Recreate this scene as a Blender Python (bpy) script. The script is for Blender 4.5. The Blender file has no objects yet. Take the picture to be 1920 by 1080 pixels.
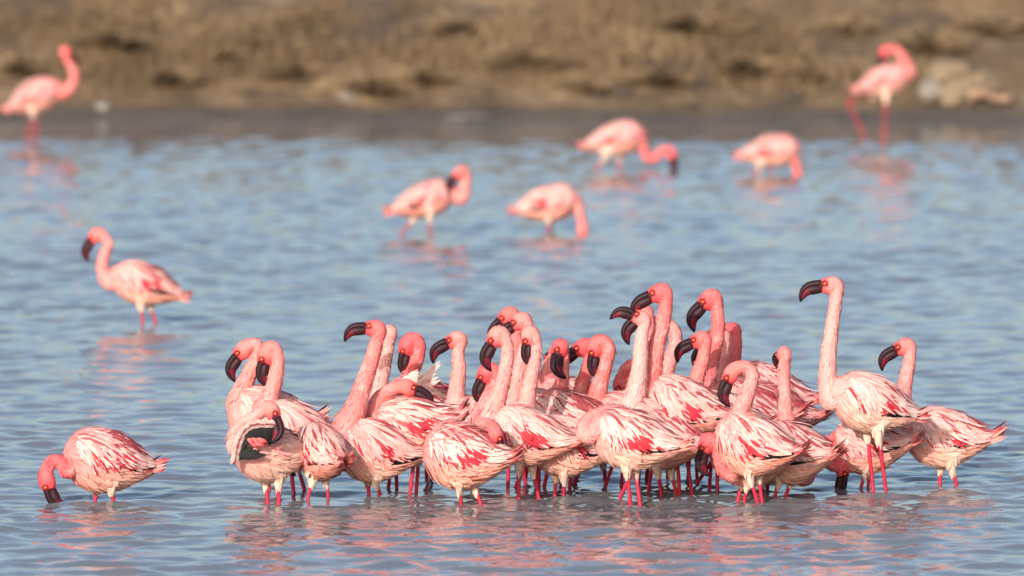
import bpy, math, random
import numpy as np
from mathutils import Vector

# ------------------------------------------------------------------ scene, camera, light
sc = bpy.context.scene
COL = sc.collection
FPX = 1920 * 400.0 / 36.0            # focal length in photo pixels (400 mm on 36 mm)
CAM_H = 3.5
YH = -1030.0                         # image row of the true horizon
PITCH = math.atan((540 - YH) / FPX)
cam_d = bpy.data.cameras.new('camera'); cam = bpy.data.objects.new('camera', cam_d); COL.objects.link(cam)
cam.location = (0, 0, CAM_H); cam.rotation_euler = (math.pi / 2 - PITCH, 0, 0)
cam_d.lens = 400; cam_d.sensor_width = 36; cam_d.clip_end = 6000; cam_d.clip_start = 0.5
cam_d.dof.use_dof = True; cam_d.dof.focus_distance = 38.15; cam_d.dof.aperture_fstop = 3.6
sc.camera = cam

SUN_EL, SUN_AZ = 21.0, 20.0          # degrees; azimuth to the left of straight-behind-the-camera
w = bpy.data.worlds.new('World'); sc.world = w; w.use_nodes = True
nt = w.node_tree
sky = nt.nodes.new('ShaderNodeTexSky'); sky.sky_type = 'NISHITA'; sky.sun_disc = False
sky.sun_elevation = math.radians(SUN_EL); sky.sun_rotation = math.radians(180 + SUN_AZ)
sky.air_density = 1.0; sky.dust_density = 3.0; sky.ozone_density = 1.6
bg = nt.nodes['Background']; nt.links.new(sky.outputs[0], bg.inputs[0]); bg.inputs[1].default_value = 0.15
sun_d = bpy.data.lights.new('sun', 'SUN'); sun = bpy.data.objects.new('sun', sun_d); COL.objects.link(sun)
sun_d.energy = 3.2; sun_d.angle = math.radians(0.5); sun_d.color = (1.0, 0.92, 0.84)
ce = math.cos(math.radians(SUN_EL))
sdir = Vector((-math.sin(math.radians(SUN_AZ)) * ce, -math.cos(math.radians(SUN_AZ)) * ce, math.sin(math.radians(SUN_EL))))
sun.rotation_euler = sdir.to_track_quat('Z', 'Y').to_euler(); sun.location = (-20, -20, 30)
sc.view_settings.view_transform = 'Standard'; sc.view_settings.look = 'None'
sc.view_settings.exposure = 0.42; sc.view_settings.gamma = 1.0

# ------------------------------------------------------------------ picture <-> place
U = 1.0 / 560.0                      # metres per modelling unit
def ray(px, py):
    a = math.atan((py - 540) / FPX) + PITCH
    return math.tan(a), (px - 960) / FPX / math.cos(a - PITCH) * math.cos(a - PITCH)
def at(px, py, Y):
    dx, dy = (px - 960) / FPX, -(py - 540) / FPX
    c, s = math.cos(PITCH), math.sin(PITCH)
    f = np.array([0, c, -s]); u = np.array([0, s, c]); r = np.array([1.0, 0, 0])
    d = f + dx * r + dy * u
    return np.array([0, 0, CAM_H]) + d * (Y / d[1])
def ground(px, py, z=0.0):
    a = math.atan((py - 540) / FPX) + PITCH
    p = at(px, py, (CAM_H - z) / math.tan(a)); p[2] = z
    return p

# ------------------------------------------------------------------ helpers
def quads_mesh(name, V, Q, color=None, smooth=True):
    V = np.ascontiguousarray(V, dtype=np.float32).reshape(-1, 3); Q = np.ascontiguousarray(Q, dtype=np.int32)
    me = bpy.data.meshes.new(name)
    me.vertices.add(len(V)); me.vertices.foreach_set('co', V.ravel())
    n = Q.shape[1]
    me.loops.add(Q.size); me.loops.foreach_set('vertex_index', Q.ravel())
    me.polygons.add(len(Q)); me.polygons.foreach_set('loop_start', np.arange(len(Q), dtype=np.int32) * n)
    me.update(calc_edges=True); me.validate()
    if smooth: me.polygons.foreach_set('use_smooth', np.ones(len(me.polygons), dtype=bool))
    if color is not None: set_col(me, color)
    return me
def set_col(me, color):
    at_ = me.attributes.new('Col', 'FLOAT_COLOR', 'POINT')
    c = np.ones((len(me.vertices), 4), dtype=np.float32); color = np.asarray(color)
    c[:, :color.shape[1]] = color
    at_.data.foreach_set('color', c.ravel())
def link(name, me, mat=None, parent=None, **props):
    o = bpy.data.objects.new(name, me); COL.objects.link(o)
    if mat is not None: me.materials.append(mat)
    if parent is not None: o.parent = parent
    for k, v in props.items(): o[k] = v
    return o
def norm(a):
    return a / np.maximum(np.linalg.norm(a, axis=-1, keepdims=True), 1e-9)
def tube_frames(P, ref):
    T = norm(np.gradient(P, axis=0)); N = np.zeros_like(P); n = np.array(ref, float)
    for i in range(len(P)):
        n = n - T[i] * np.dot(n, T[i]); l = np.linalg.norm(n)
        n = n / l if l > 1e-6 else np.array([0, 0, 1.0]); N[i] = n
    return T, N, np.cross(T, N)
def loft(P, N, B, rn, rb, seg=16):
    """rings along P; half-size rn along N and rb along B; capped"""
    n = len(P); a = np.linspace(0, 2 * np.pi, seg, endpoint=False)
    rn = np.broadcast_to(rn, (n,)); rb = np.broadcast_to(rb, (n,))
    V = P[:, None] + N[:, None] * (np.cos(a)[None, :, None] * rn[:, None, None]) + B[:, None] * (np.sin(a)[None, :, None] * rb[:, None, None])
    V = V.reshape(-1, 3).tolist(); F = []
    for i in range(n - 1):
        for j in range(seg):
            k = (j + 1) % seg
            F.append((i * seg + j, i * seg + k, (i + 1) * seg + k, (i + 1) * seg + j))
    F.append(tuple(range(seg))[::-1]); F.append(tuple((n - 1) * seg + j for j in range(seg)))
    return V, F
def join(parts):
    V, F = [], []
    for v, f in parts:
        o = len(V); V += list(v); F += [tuple(i + o for i in q) for q in f]
    return V, F
def py_mesh(name, V, F, smooth=True):
    me = bpy.data.meshes.new(name); me.from_pydata([tuple(v) for v in V], [], F); me.update()
    if smooth: me.polygons.foreach_set('use_smooth', np.ones(len(me.polygons), dtype=bool))
    return me
def catmull(P, n):
    P = np.asarray(P, float)
    Q = np.vstack([2 * P[0] - P[1], P, 2 * P[-1] - P[-2]])
    t = np.zeros(len(Q)); t[1:] = np.cumsum(np.maximum(np.linalg.norm(np.diff(Q, axis=0), axis=1), 1e-6) ** 0.5)
    u = np.linspace(t[1], t[-2] - 1e-9, n * 3); out = []
    for x in u:
        i = min(max(int(np.searchsorted(t, x)) - 1, 1), len(Q) - 3)
        t0, t1, t2, t3 = t[i - 1:i + 3]; p0, p1, p2, p3 = Q[i - 1:i + 3]
        a1 = (t1 - x) / (t1 - t0) * p0 + (x - t0) / (t1 - t0) * p1
        a2 = (t2 - x) / (t2 - t1) * p1 + (x - t1) / (t2 - t1) * p2
        a3 = (t3 - x) / (t3 - t2) * p2 + (x - t2) / (t3 - t2) * p3
        b1 = (t2 - x) / (t2 - t0) * a1 + (x - t0) / (t2 - t0) * a2
        b2 = (t3 - x) / (t3 - t1) * a2 + (x - t1) / (t3 - t1) * a3
        out.append((t2 - x) / (t2 - t1) * b1 + (x - t1) / (t2 - t1) * b2)
    out = np.array(out)                                  # even spacing
    s = np.r_[0, np.cumsum(np.linalg.norm(np.diff(out, axis=0), axis=1))]
    return np.stack([np.interp(np.linspace(0, s[-1], n), s, out[:, k]) for k in range(3)], 1), s[-1]
_h = np.random.RandomState(5).rand(256, 256)
def vnoise(x, y):
    xi, yi = np.floor(x).astype(int), np.floor(y).astype(int); fx, fy = x - xi, y - yi
    fx = fx * fx * (3 - 2 * fx); fy = fy * fy * (3 - 2 * fy)
    g = lambda i, j: _h[i % 256, j % 256]
    return (g(xi, yi) * (1 - fx) + g(xi + 1, yi) * fx) * (1 - fy) + (g(xi, yi + 1) * (1 - fx) + g(xi + 1, yi + 1) * fx) * fy
def fbm(x, y, o=4):
    s, a, f = 0, 0.5, 1.0
    for k in range(o): s = s + a * vnoise(x * f + 17.3 * k, y * f + 9.1 * k); a *= 0.5; f *= 2.03
    return s

# ------------------------------------------------------------------ materials
def new_mat(name):
    m = bpy.data.materials.new(name); m.use_nodes = True
    return m, m.node_tree, m.node_tree.nodes['Principled BSDF']
def feather_mat(name, scale, bump, transl):
    m, t, p = new_mat(name); L = t.links.new
    a = t.nodes.new('ShaderNodeAttribute'); a.attribute_name = 'Col'
    tc = t.nodes.new('ShaderNodeTexCoord')
    n = t.nodes.new('ShaderNodeTexNoise'); n.inputs['Scale'].default_value = scale; n.inputs['Detail'].default_value = 4
    L(tc.outputs['Object'], n.inputs['Vector'])
    r = t.nodes.new('ShaderNodeMapRange'); r.inputs[3].default_value = 0.84; r.inputs[4].default_value = 1.14
    L(n.outputs[0], r.inputs[0])
    mx = t.nodes.new('ShaderNodeVectorMath'); mx.operation = 'SCALE'
    L(a.outputs['Color'], mx.inputs[0]); L(r.outputs[0], mx.inputs['Scale'])
    L(mx.outputs[0], p.inputs['Base Color']); L(a.outputs['Alpha'], p.inputs['Roughness'])
    p.inputs['Specular IOR Level'].default_value = 0.25
    n2 = t.nodes.new('ShaderNodeTexNoise'); n2.inputs['Scale'].default_value = scale * 6; n2.inputs['Detail'].default_value = 3
    L(tc.outputs['Object'], n2.inputs['Vector'])
    b = t.nodes.new('ShaderNodeBump'); b.inputs['Strength'].default_value = bump; b.inputs['Distance'].default_value = 0.004
    L(n2.outputs[0], b.inputs['Height']); L(b.outputs[0], p.inputs['Normal'])
    if transl:
        tr = t.nodes.new('ShaderNodeBsdfTranslucent'); L(mx.outputs[0], tr.inputs[0])
        ms = t.nodes.new('ShaderNodeMixShader'); ms.inputs[0].default_value = transl
        L(p.outputs[0], ms.inputs[1]); L(tr.outputs[0], ms.inputs[2])
        L(ms.outputs[0], t.nodes['Material Output'].inputs['Surface'])
    return m
M_BODY = feather_mat('flamingo_down', 60, 0.6, 0)
M_FEA = feather_mat('flamingo_feather', 45, 0.25, 0.12)
def attr_mat(name, rough, spec=0.5):
    m, t, p = new_mat(name)
    a = t.nodes.new('ShaderNodeAttribute'); a.attribute_name = 'Col'
    n = t.nodes.new('ShaderNodeTexNoise'); n.inputs['Scale'].default_value = 90
    r = t.nodes.new('ShaderNodeMapRange'); r.inputs[3].default_value = 0.7; r.inputs[4].default_value = 1.3
    mx = t.nodes.new('ShaderNodeVectorMath'); mx.operation = 'SCALE'
    tc = t.nodes.new('ShaderNodeTexCoord'); t.links.new(tc.outputs['Object'], n.inputs['Vector'])
    t.links.new(n.outputs[0], r.inputs[0]); t.links.new(a.outputs['Color'], mx.inputs[0]); t.links.new(r.outputs[0], mx.inputs['Scale'])
    t.links.new(mx.outputs[0], p.inputs['Base Color'])
    p.inputs['Roughness'].default_value = rough; p.inputs['Specular IOR Level'].default_value = spec
    return m
M_BILL = attr_mat('bill_horn', 0.5, 0.2)
M_EYE = attr_mat('eye_wet', 0.1)
M_GRASS = attr_mat('dry_grass', 0.85, 0.1)

def water_mat():
    m, t, p = new_mat('lake_water'); L = t.links.new
    p.inputs['Base Color'].default_value = (0.14, 0.15, 0.165, 1)
    p.inputs['Roughness'].default_value = 0.05; p.inputs['IOR'].default_value = 1.33
    tc = t.nodes.new('ShaderNodeTexCoord'); mp = t.nodes.new('ShaderNodeMapping'); mp.inputs['Scale'].default_value = (4.5, 7.5, 1)
    n = t.nodes.new('ShaderNodeTexNoise'); n.inputs['Scale'].default_value = 1.6; n.inputs['Detail'].default_value = 3
    L(tc.outputs['Object'], mp.inputs[0]); L(mp.outputs[0], n.inputs['Vector'])
    b = t.nodes.new('ShaderNodeBump'); b.inputs['Strength'].default_value = 0.18; b.inputs['Distance'].default_value = 0.02
    L(n.outputs[0], b.inputs['Height']); L(b.outputs[0], p.inputs['Normal'])
    return m
def soil_mat():
    m, t, p = new_mat('bank_soil'); L = t.links.new
    tc = t.nodes.new('ShaderNodeTexCoord')
    n = t.nodes.new('ShaderNodeTexNoise'); n.inputs['Scale'].default_value = 3.2; n.inputs['Detail'].default_value = 6; n.inputs['Roughness'].default_value = 0.65
    L(tc.outputs['Object'], n.inputs['Vector'])
    cr = t.nodes.new('ShaderNodeValToRGB'); e = cr.color_ramp.elements
    e[0].position = 0.30; e[0].color = (0.075, 0.049, 0.028, 1); e[1].position = 0.72; e[1].color = (0.29, 0.20, 0.115, 1)
    k = e.new(0.5); k.color = (0.165, 0.105, 0.054, 1)
    L(n.outputs[0], cr.inputs[0])
    nb = t.nodes.new('ShaderNodeTexNoise'); nb.inputs['Scale'].default_value = 1.1; nb.inputs['Detail'].default_value = 3
    L(tc.outputs['Object'], nb.inputs['Vector'])
    rb = t.nodes.new('ShaderNodeMapRange'); rb.inputs[1].default_value = 0.35; rb.inputs[2].default_value = 0.65; rb.inputs[3].default_value = 0.55; rb.inputs[4].default_value = 1.15
    L(nb.outputs[0], rb.inputs[0])
    sb = t.nodes.new('ShaderNodeVectorMath'); sb.operation = 'SCALE'; L(cr.outputs[0], sb.inputs[0]); L(rb.outputs[0], sb.inputs['Scale'])
    a = t.nodes.new('ShaderNodeAttribute'); a.attribute_name = 'Col'     # red = wet mud share
    sp = t.nodes.new('ShaderNodeSeparateColor'); L(a.outputs['Color'], sp.inputs[0])
    mud = t.nodes.new('ShaderNodeValToRGB'); mud.color_ramp.elements[0].color = (0.052, 0.040, 0.029, 1); mud.color_ramp.elements[1].color = (0.15, 0.115, 0.083, 1)
    mud.color_ramp.elements[0].position = 0.3; mud.color_ramp.elements[1].position = 0.75
    L(n.outputs[0], mud.inputs[0])
    mix = t.nodes.new('ShaderNodeMix'); mix.data_type = 'RGBA'
    L(sp.outputs[0], mix.inputs['Factor']); L(sb.outputs[0], mix.inputs['A']); L(mud.outputs[0], mix.inputs['B'])
    L(mix.outputs['Result'], p.inputs['Base Color']); p.inputs['Roughness'].default_value = 0.9
    n3 = t.nodes.new('ShaderNodeTexNoise'); n3.inputs['Scale'].default_value = 14; n3.inputs['Detail'].default_value = 5
    L(tc.outputs['Object'], n3.inputs['Vector'])
    b = t.nodes.new('ShaderNodeBump'); b.inputs['Strength'].default_value = 0.8; b.inputs['Distance'].default_value = 0.05
    L(n3.outputs[0], b.inputs['Height']); L(b.outputs[0], p.inputs['Normal'])
    return m
def rock_mat(name, c0, c1):
    m, t, p = new_mat(name)
    tc = t.nodes.new('ShaderNodeTexCoord'); n = t.nodes.new('ShaderNodeTexNoise'); n.inputs['Scale'].default_value = 12; n.inputs['Detail'].default_value = 6
    t.links.new(tc.outputs['Object'], n.inputs['Vector'])
    cr = t.nodes.new('ShaderNodeValToRGB'); e = cr.color_ramp.elements
    e[0].position = 0.3; e[0].color = (*c0, 1); e[1].position = 0.7; e[1].color = (*c1, 1)
    t.links.new(n.outputs[0], cr.inputs[0]); t.links.new(cr.outputs[0], p.inputs['Base Color']); p.inputs['Roughness'].default_value = 0.9
    return m

# ------------------------------------------------------------------ setting: ground, water, bank
SHORE = ground(960, 226)[1]
BED = -0.11
def shore_y(x): return SHORE + 0.5 * (fbm(x * 0.35 + 40, x * 0 + 3.0) - 0.5) + 0.22 * (fbm(x * 2.0, x * 0 + 8.0) - 0.5)
def terrain(x, y):
    x = np.asarray(x, float); y = np.asarray(y, float)
    u = y - shore_y(x)
    bed = np.maximum(BED, u * 0.09)
    mud = np.minimum(u, 0.6) * 0.10
    up = np.clip(u - 0.50, 0, None)
    slope = 0.62 * (1 - np.exp(-up * 0.75)) + 0.012 * np.clip(up, 0, 40)
    z = np.where(u < 0, bed, mud + slope)
    rough = np.clip((u - 0.35) / 1.0, 0, 1)
    z = z + rough * (0.36 * (fbm(x * 0.8 + 5, y * 1.0) - 0.47) + 0.16 * (fbm(x * 2.2 + 3, y * 2.6) - 0.47)) * np.clip(0.35 + up * 0.5, 0, 1.1)
    z = z + np.clip((u - 0.05) / 0.5, 0, 1) * 0.05 * (fbm(x * 4, y * 6) - 0.47)
    near = np.clip((6 - y) / 8, 0, 1)
    return np.where(y < 6, BED + (1.95 - BED) * near * near * (3 - 2 * near), z)
def axis(segs):
    out = []
    for a, b, st in segs: out.append(np.arange(a, b, st))
    return np.concatenate(out)
def grid(xs, ys):
    X, Y = np.meshgrid(xs, ys); nx, ny = len(xs), len(ys)
    i = np.arange(nx * ny).reshape(ny, nx)
    Q = np.stack([i[:-1, :-1], i[:-1, 1:], i[1:, 1:], i[1:, :-1]], -1).reshape(-1, 4)
    return X.ravel(), Y.ravel(), Q
xs = np.concatenate([-np.geomspace(3000, 8, 24), np.arange(-7.5, 7.6, 0.07), np.geomspace(8, 3000, 24)])
ys = np.concatenate([np.arange(-60, 6, 4.0), np.arange(6, SHORE - 1, 2.0), np.arange(SHORE - 0.9, SHORE + 5, 0.06), SHORE + np.geomspace(5.1, 4500, 46)])
X, Y, Q = grid(xs, ys); Z = terrain(X, Y)
uu = Y - shore_y(X)
wet = np.clip(1.0 - (uu - 0.16) / 0.5 + 0.9 * (fbm(X * 1.6, Y * 2.2) - 0.47), 0, 1)
gme = quads_mesh('ground', np.stack([X, Y, Z], 1), Q, np.stack([wet, wet, wet], 1))
link('ground', gme, soil_mat(), kind='structure')

rw = np.random.RandomState(11)
xs = np.concatenate([-np.geomspace(400, 5.2, 16), np.arange(-5, 5.01, 0.036), np.geomspace(5.2, 400, 16)])
ys = np.concatenate([np.arange(2, 33.5, 1.05), np.arange(33.6, 41, 0.021), np.arange(41, 50, 0.036), np.arange(50, SHORE + 1.0, 0.06)])
X, Y, Q = grid(xs, ys); Z = np.zeros_like(X)
slopes = 0
for k in range(80):
    lam = 0.085 * (4.6 ** (rw.rand() ** 1.45)); th = rw.normal(-math.pi / 2, 0.66)
    kx, ky = 2 * math.pi / lam * math.cos(th), 2 * math.pi / lam * math.sin(th)
    sl = 0.0235 * (0.55 + 0.9 * rw.rand()); ph = rw.rand() * 6.283
    Z += sl * lam / 6.283 * np.sin(kx * X + ky * Y + ph)
gust = 0.55 + 0.9 * fbm(X * 0.30 + 2, Y * 0.16 + 7, 3)
calm = np.clip((SHORE - 0.9 - Y + 0.5 * (fbm(X * 1.2, Y * 0.5) - .47)) / 1.3, 0.05, 1)
fade = np.clip((5.1 - np.abs(X)) / 0.4, 0, 1) * np.clip((Y - 33.6) / 0.5, 0, 1)
Z = Z * gust * calm * fade
wme = quads_mesh('water', np.stack([X, Y, Z], 1), Q)
link('water', wme, water_mat(), kind='structure')

# dry grass on the bank: one uncountable mass of thin blades
def grass():
    R = np.random.RandomState(3); n = 52000
    x = R.uniform(-6.5, 6.5, n); u = 0.46 + R.gamma(1.6, 1.05, n); u = np.where(u > 9, R.uniform(0.7, 9, n), u)
    y = SHORE + u
    dens = fbm(x * 1.5 + 3, y * 1.9 + 6, 4)
    keep = dens + R.normal(0, 0.05, n) > 0.50 + 0.10 * np.clip(1.1 - u, 0, 1); x, y, u, dens = x[keep], y[keep], u[keep], dens[keep]; n = len(x)
    z = terrain(x, y) - 0.01
    h = R.uniform(0.02, 0.085, n) * (0.7 + 1.3 * np.clip(fbm(x * 0.9 + 50, y * 0.9, 2), 0, 1)); wd = R.uniform(0.004, 0.010, n)
    a = R.uniform(0, 6.283, n); lean = R.uniform(0.15, 1.1, n) * h; side = np.stack([-np.sin(a * 1.7), np.cos(a * 1.7), 0 * a], 1)
    base = np.stack([x, y, z], 1); d = np.stack([np.cos(a), np.sin(a), 0 * a], 1)
    mid = base + d * (lean * 0.35)[:, None] + np.array([0, 0, 1]) * (h * 0.6)[:, None]
    tip = base + d * lean[:, None] + np.array([0, 0, 1]) * h[:, None]
    V = np.stack([base - side * wd[:, None], base + side * wd[:, None], mid + side * (wd * .7)[:, None], mid - side * (wd * .7)[:, None],
                  tip + side * (wd * .15)[:, None], tip - side * (wd * .15)[:, None]], 1)
    i = (np.arange(n) * 6)[:, None]
    Q = np.concatenate([i + np.array([0, 1, 2, 3]), i + np.array([3, 2, 4, 5])], 0)
    tone = np.clip(fbm(x * 1.6 + 9, y * 1.6 + 2, 3) * 2.6 - 0.85 + R.normal(0, 0.16, n), 0, 1)[:, None]
    c = np.array([0.14, 0.094, 0.053]) * (1 - tone) + np.array([0.27, 0.19, 0.115]) * tone
    return quads_mesh('dry_grass', V, Q, np.repeat(c, 6, axis=0))
link('dry_grass', grass(), M_GRASS, kind='stuff', label='brown dry grass and dead weeds covering the sloping far bank', category='grass')

def terrain_hit(px, py):
    a = at(px, py, SHORE - 0.8); b = at(px, py, SHORE + 12)
    for t in np.linspace(0, 1, 900):
        p = a + (b - a) * t
        if p[2] <= float(terrain(p[0], p[1])): return p
    return p
def rock(name, px, py, size, mat, seed, label, cat, flat=0.6, group=None, stretch=1.0):
    import bmesh
    R = np.random.RandomState(seed); bm = bmesh.new(); bmesh.ops.create_icosphere(bm, subdivisions=3, radius=1.0)
    dirs = norm(R.normal(size=(11, 3))); offs = R.uniform(0.55, 0.95, 11)
    for v in bm.verts:
        c = np.array(v.co); c = c / np.linalg.norm(c)
        rr = 1.0
        for d_, o_ in zip(dirs, offs):
            k = c @ d_
            if k > 0.05: rr = min(rr, o_ / k)
        v.co = Vector(c * rr * (1 + 0.03 * R.normal()))
    me = bpy.data.meshes.new(name); bm.to_mesh(me); bm.free()
    o = link(name, me, mat, label=label, category=cat)
    if group: o['group'] = group
    p = terrain_hit(px, py); o.location = p + np.array([0, 0.02, size * flat * 0.35])
    o.scale = (size * stretch, size * 0.8, size * flat); o.rotation_euler = (0, 0, R.uniform(-0.5, 0.5))
    return o
EARTH = rock_mat('dry_earth', (0.13, 0.09, 0.055), (0.32, 0.24, 0.15)); PALE = rock_mat('pale_stone', (0.15, 0.11, 0.07), (0.28, 0.21, 0.135)); WHITE = rock_mat('white_stone', (0.20, 0.18, 0.155), (0.36, 0.33, 0.285))
DARK = rock_mat('dark_clod', (0.03, 0.024, 0.018), (0.09, 0.07, 0.052)); GREY = rock_mat('grey_stone', (0.13, 0.115, 0.10), (0.30, 0.26, 0.215))
rock('shore_stone', 192, 206, 0.050, WHITE, 1, 'small whitish stone on the dark mud beside the walking flamingo', 'stone')
rock('shore_stone', 874, 221, 0.065, WHITE, 2, 'low flat pale slab lying at the water edge of the mud', 'stone', 0.16, stretch=2.1)
rock('shore_stone', 650, 190, .065, GREY, 20, 'grey weathered stone standing among the dark clods on the mud', 'stone', 0.7)
for q, (px, py, s_) in enumerate([(1172, 184, .06), (742, 178, .05), (470, 180, .05), (1300, 208, .055), (1128, 190, .05), (1490, 190, .07)]):
    rock('mud_clod', px, py, s_, DARK, 21 + q, 'dark rounded clod on the muddy foot of the bank', 'clod', 0.7, 'clods on the mud below the bank')
for q, (px, py, s_, st, lb) in enumerate([(1790, 155, .15, 1.0, 'largest tan boulder at the top of the heap on the bank'), (1845, 168, .11, 1.1, 'smaller tan boulder leaning in the heap above the driftwood'),
        (1755, 182, .10, 1.0, 'grey boulder of the heap on the side of the bent-leg flamingo'), (1800, 190, .11, 1.2, 'low tan boulder at the foot of the heap beside the driftwood')]):
    rock('bank_boulder', px, py, s_, GREY if q == 2 else PALE, 40 + q, lb, 'boulder', 0.75, 'boulders heaped on the bank', st)
def dry_shrub(px, py, rad_, hgt, tone, seed, label):
    """a low dead bush: a few hundred thin twigs sprayed from one root"""
    R = np.random.RandomState(seed); p = terrain_hit(px, py); n = 420
    o = bpy.data.objects.new('dry_shrub', None); COL.objects.link(o); o.location = p; o['label'] = label; o['category'] = 'shrub'; o['group'] = 'dry shrubs on the far bank'
    a = R.uniform(0, 6.283, n); el = np.arccos(R.uniform(0.05, 1, n)); L_ = R.uniform(.5, 1.05, n) * (1 + .35 * np.sin(a * 3 + seed))
    d = np.stack([np.sin(el) * np.cos(a) * rad_, np.sin(el) * np.sin(a) * rad_, np.cos(el) * hgt], 1)
    b = d * R.uniform(0, .35, (n, 1)); tip = d * L_[:, None] + R.normal(0, .012, (n, 3)); mid = (b + tip) * .5 + R.normal(0, .012, (n, 3))
    sd = norm(np.cross(d, R.normal(size=(n, 3)))); wd = R.uniform(.003, .008, (n, 1))
    V = np.stack([b - sd * wd, b + sd * wd, mid + sd * wd * 1.4, mid - sd * wd * 1.4, tip + sd * wd * .5, tip - sd * wd * .5], 1)
    i = (np.arange(n) * 6)[:, None]; Q = np.concatenate([i + np.array([0, 1, 2, 3]), i + np.array([3, 2, 4, 5])], 0)
    t = np.clip(tone + R.normal(0, .18, (n, 1)), 0, 1)
    c = np.array([0.11, 0.075, 0.043]) * (1 - t) + np.array([0.28, 0.20, 0.122]) * t
    link('twigs', quads_mesh('twigs', V, Q, np.repeat(c, 6, axis=0)), M_GRASS, o, kind='stuff')
    st = [(np.array([0, 0, -.02]), np.array([math.cos(k) * rad_ * .4, math.sin(k) * rad_ * .4, hgt * .55])) for k in (0.3, 2.2, 4.4)]
    parts = []
    for a_, b_ in st:
        P = np.array([a_, a_ * .5 + b_ * .5 + np.array([.006, 0, .01]), b_]); T, N, B = tube_frames(P, (1, 0, 0)); parts.append(loft(P, N, B, np.array([.007, .005, .003]), np.array([.007, .005, .003]), 6))
    V, F = join(parts); me = py_mesh('stem', V, F); set_col(me, np.tile(np.array([.12, .08, .05]), (len(V), 1))); link('stem', me, M_GRASS, o)
for q, (px, py, r_, h_, tn, lb) in enumerate([
        (690, 168, .26, .16, .72, 'broad low tan shrub above the grey clod at the mud edge'), (800, 150, .22, .18, .85, 'pale straw-coloured shrub higher than its broad tan neighbour'),
        (425, 112, .14, .12, .75, 'small tan shrub on the slope above the white stone'), (320, 150, .20, .14, .5, 'brown shrub at the slope foot near the white stone'),
        (560, 140, .24, .15, .35, 'dark brown shrub between two tan ones'), (1000, 120, .28, .16, .25, 'wide dark shrub in the middle of the slope'),
        (1090, 165, .20, .10, .6, 'low dull tan shrub just above the dark clods'), (1240, 150, .26, .13, .3, 'dark spreading shrub above the feeding S-necked bird'),
        (1515, 145, .17, .16, .9, 'bright straw shrub near the flamingo with the bent leg'), (1400, 130, .26, .13, .4, 'brown shrub between dark one and bright straw one'),
        (1745, 90, .24, .22, .75, 'tall tan shrub above the boulder heap'), (1850, 60, .26, .2, .7, 'tan shrub high over the driftwood'), (1590, 60, .22, .2, .65, 'tan shrub high up the bank above bent-leg bird'),
        (210, 80, .28, .16, .3, 'dark shrub beside the head of the shore-walking bird'), (40, 130, .22, .16, .7, 'tan shrub behind the shore-walking bird'), (870, 60, .3, .16, .35, 'wide brown shrub at the top of the slope'),
        (1300, 50, .3, .16, .3, 'large dark brown shrub high up the slope')]):
    dry_shrub(px, py, r_, h_ * .5, .3 + .6 * tn, 300 + q, lb)
def driftwood():
    a = terrain_hit(1815, 186); b = terrain_hit(1895, 190)
    a = a + np.array([0, -0.1, 0.025]); b = b + np.array([0, -0.1, 0.02])
    P, _ = catmull([a, a * .66 + b * .34 + np.array([0, 0, .018]), a * .33 + b * .67 + np.array([0, .02, -.006]), b], 14)
    T, N, B = tube_frames(P, (0, 0, 1)); r = np.linspace(0.034, 0.016, 14) * (1 + 0.15 * np.sin(np.arange(14) * 1.9))
    V, F = loft(P, N, B, r, r * 0.9, 10)
    link('driftwood', py_mesh('driftwood', V, F), rock_mat('reddish_wood', (0.22, 0.135, 0.085), (0.40, 0.255, 0.165)), label='short reddish tan piece of driftwood lying at the foot of the boulders', category='driftwood')
driftwood()

# ------------------------------------------------------------------ flamingo anatomy (units: U metres)
TS = np.array([(80, 5, 3, 3), (75, 5, 20, 16), (63, 4, 35, 27), (44, 1.5, 47.5, 37), (20, -1.5, 53.5, 42), (-8, -3, 53, 42), (-34, -3, 45, 37),
               (-55, -6, 32, 29), (-74, -8, 21, 21), (-90, -8, 12, 13), (-102, -7, 5, 8), (-180, 2, 3, 6)], float)[::-1]
_gx = np.linspace(-180, 80, 521)
def _sm(k):
    v = np.interp(_gx, TS[:, 0], TS[:, k]); kk = np.hanning(31); kk /= kk.sum()
    e = np.convolve(np.pad(v, 15, mode='edge'), kk, mode='valid'); e[-14:] = np.minimum(e[-14:], np.linspace(e[-14], 3, 14)); return e
GZ, GH, GW = _sm(1), _sm(2), _sm(3)
DZ, DH, DW = np.gradient(GZ, _gx), np.gradient(GH, _gx), np.gradient(GW, _gx)
def torso(x, ph, off):
    xx = np.clip(x, -180, 80)
    zc, h, w_ = np.interp(xx, _gx, GZ), np.interp(xx, _gx, GH), np.interp(xx, _gx, GW)
    dz, dh, dw = np.interp(xx, _gx, DZ), np.interp(xx, _gx, DH), np.interp(xx, _gx, DW)
    s, c = np.sin(ph), np.cos(ph)
    P = np.stack([x, w_ * s, zc + h * c], -1)
    n = norm(np.stack([-(s * s * dw / w_ + c * c * dh / h) - c * dz / h, s / w_, c / h], -1))
    return P + n * np.asarray(off)[..., None], n
WPROF = {4: np.array([0.55, 1.0, 0.82, 0.14]), 5: np.array([0.5, 0.92, 1.0, 0.78, 0.14]), 3: np.array([0.7, 1.0, 0.25])}
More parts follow.
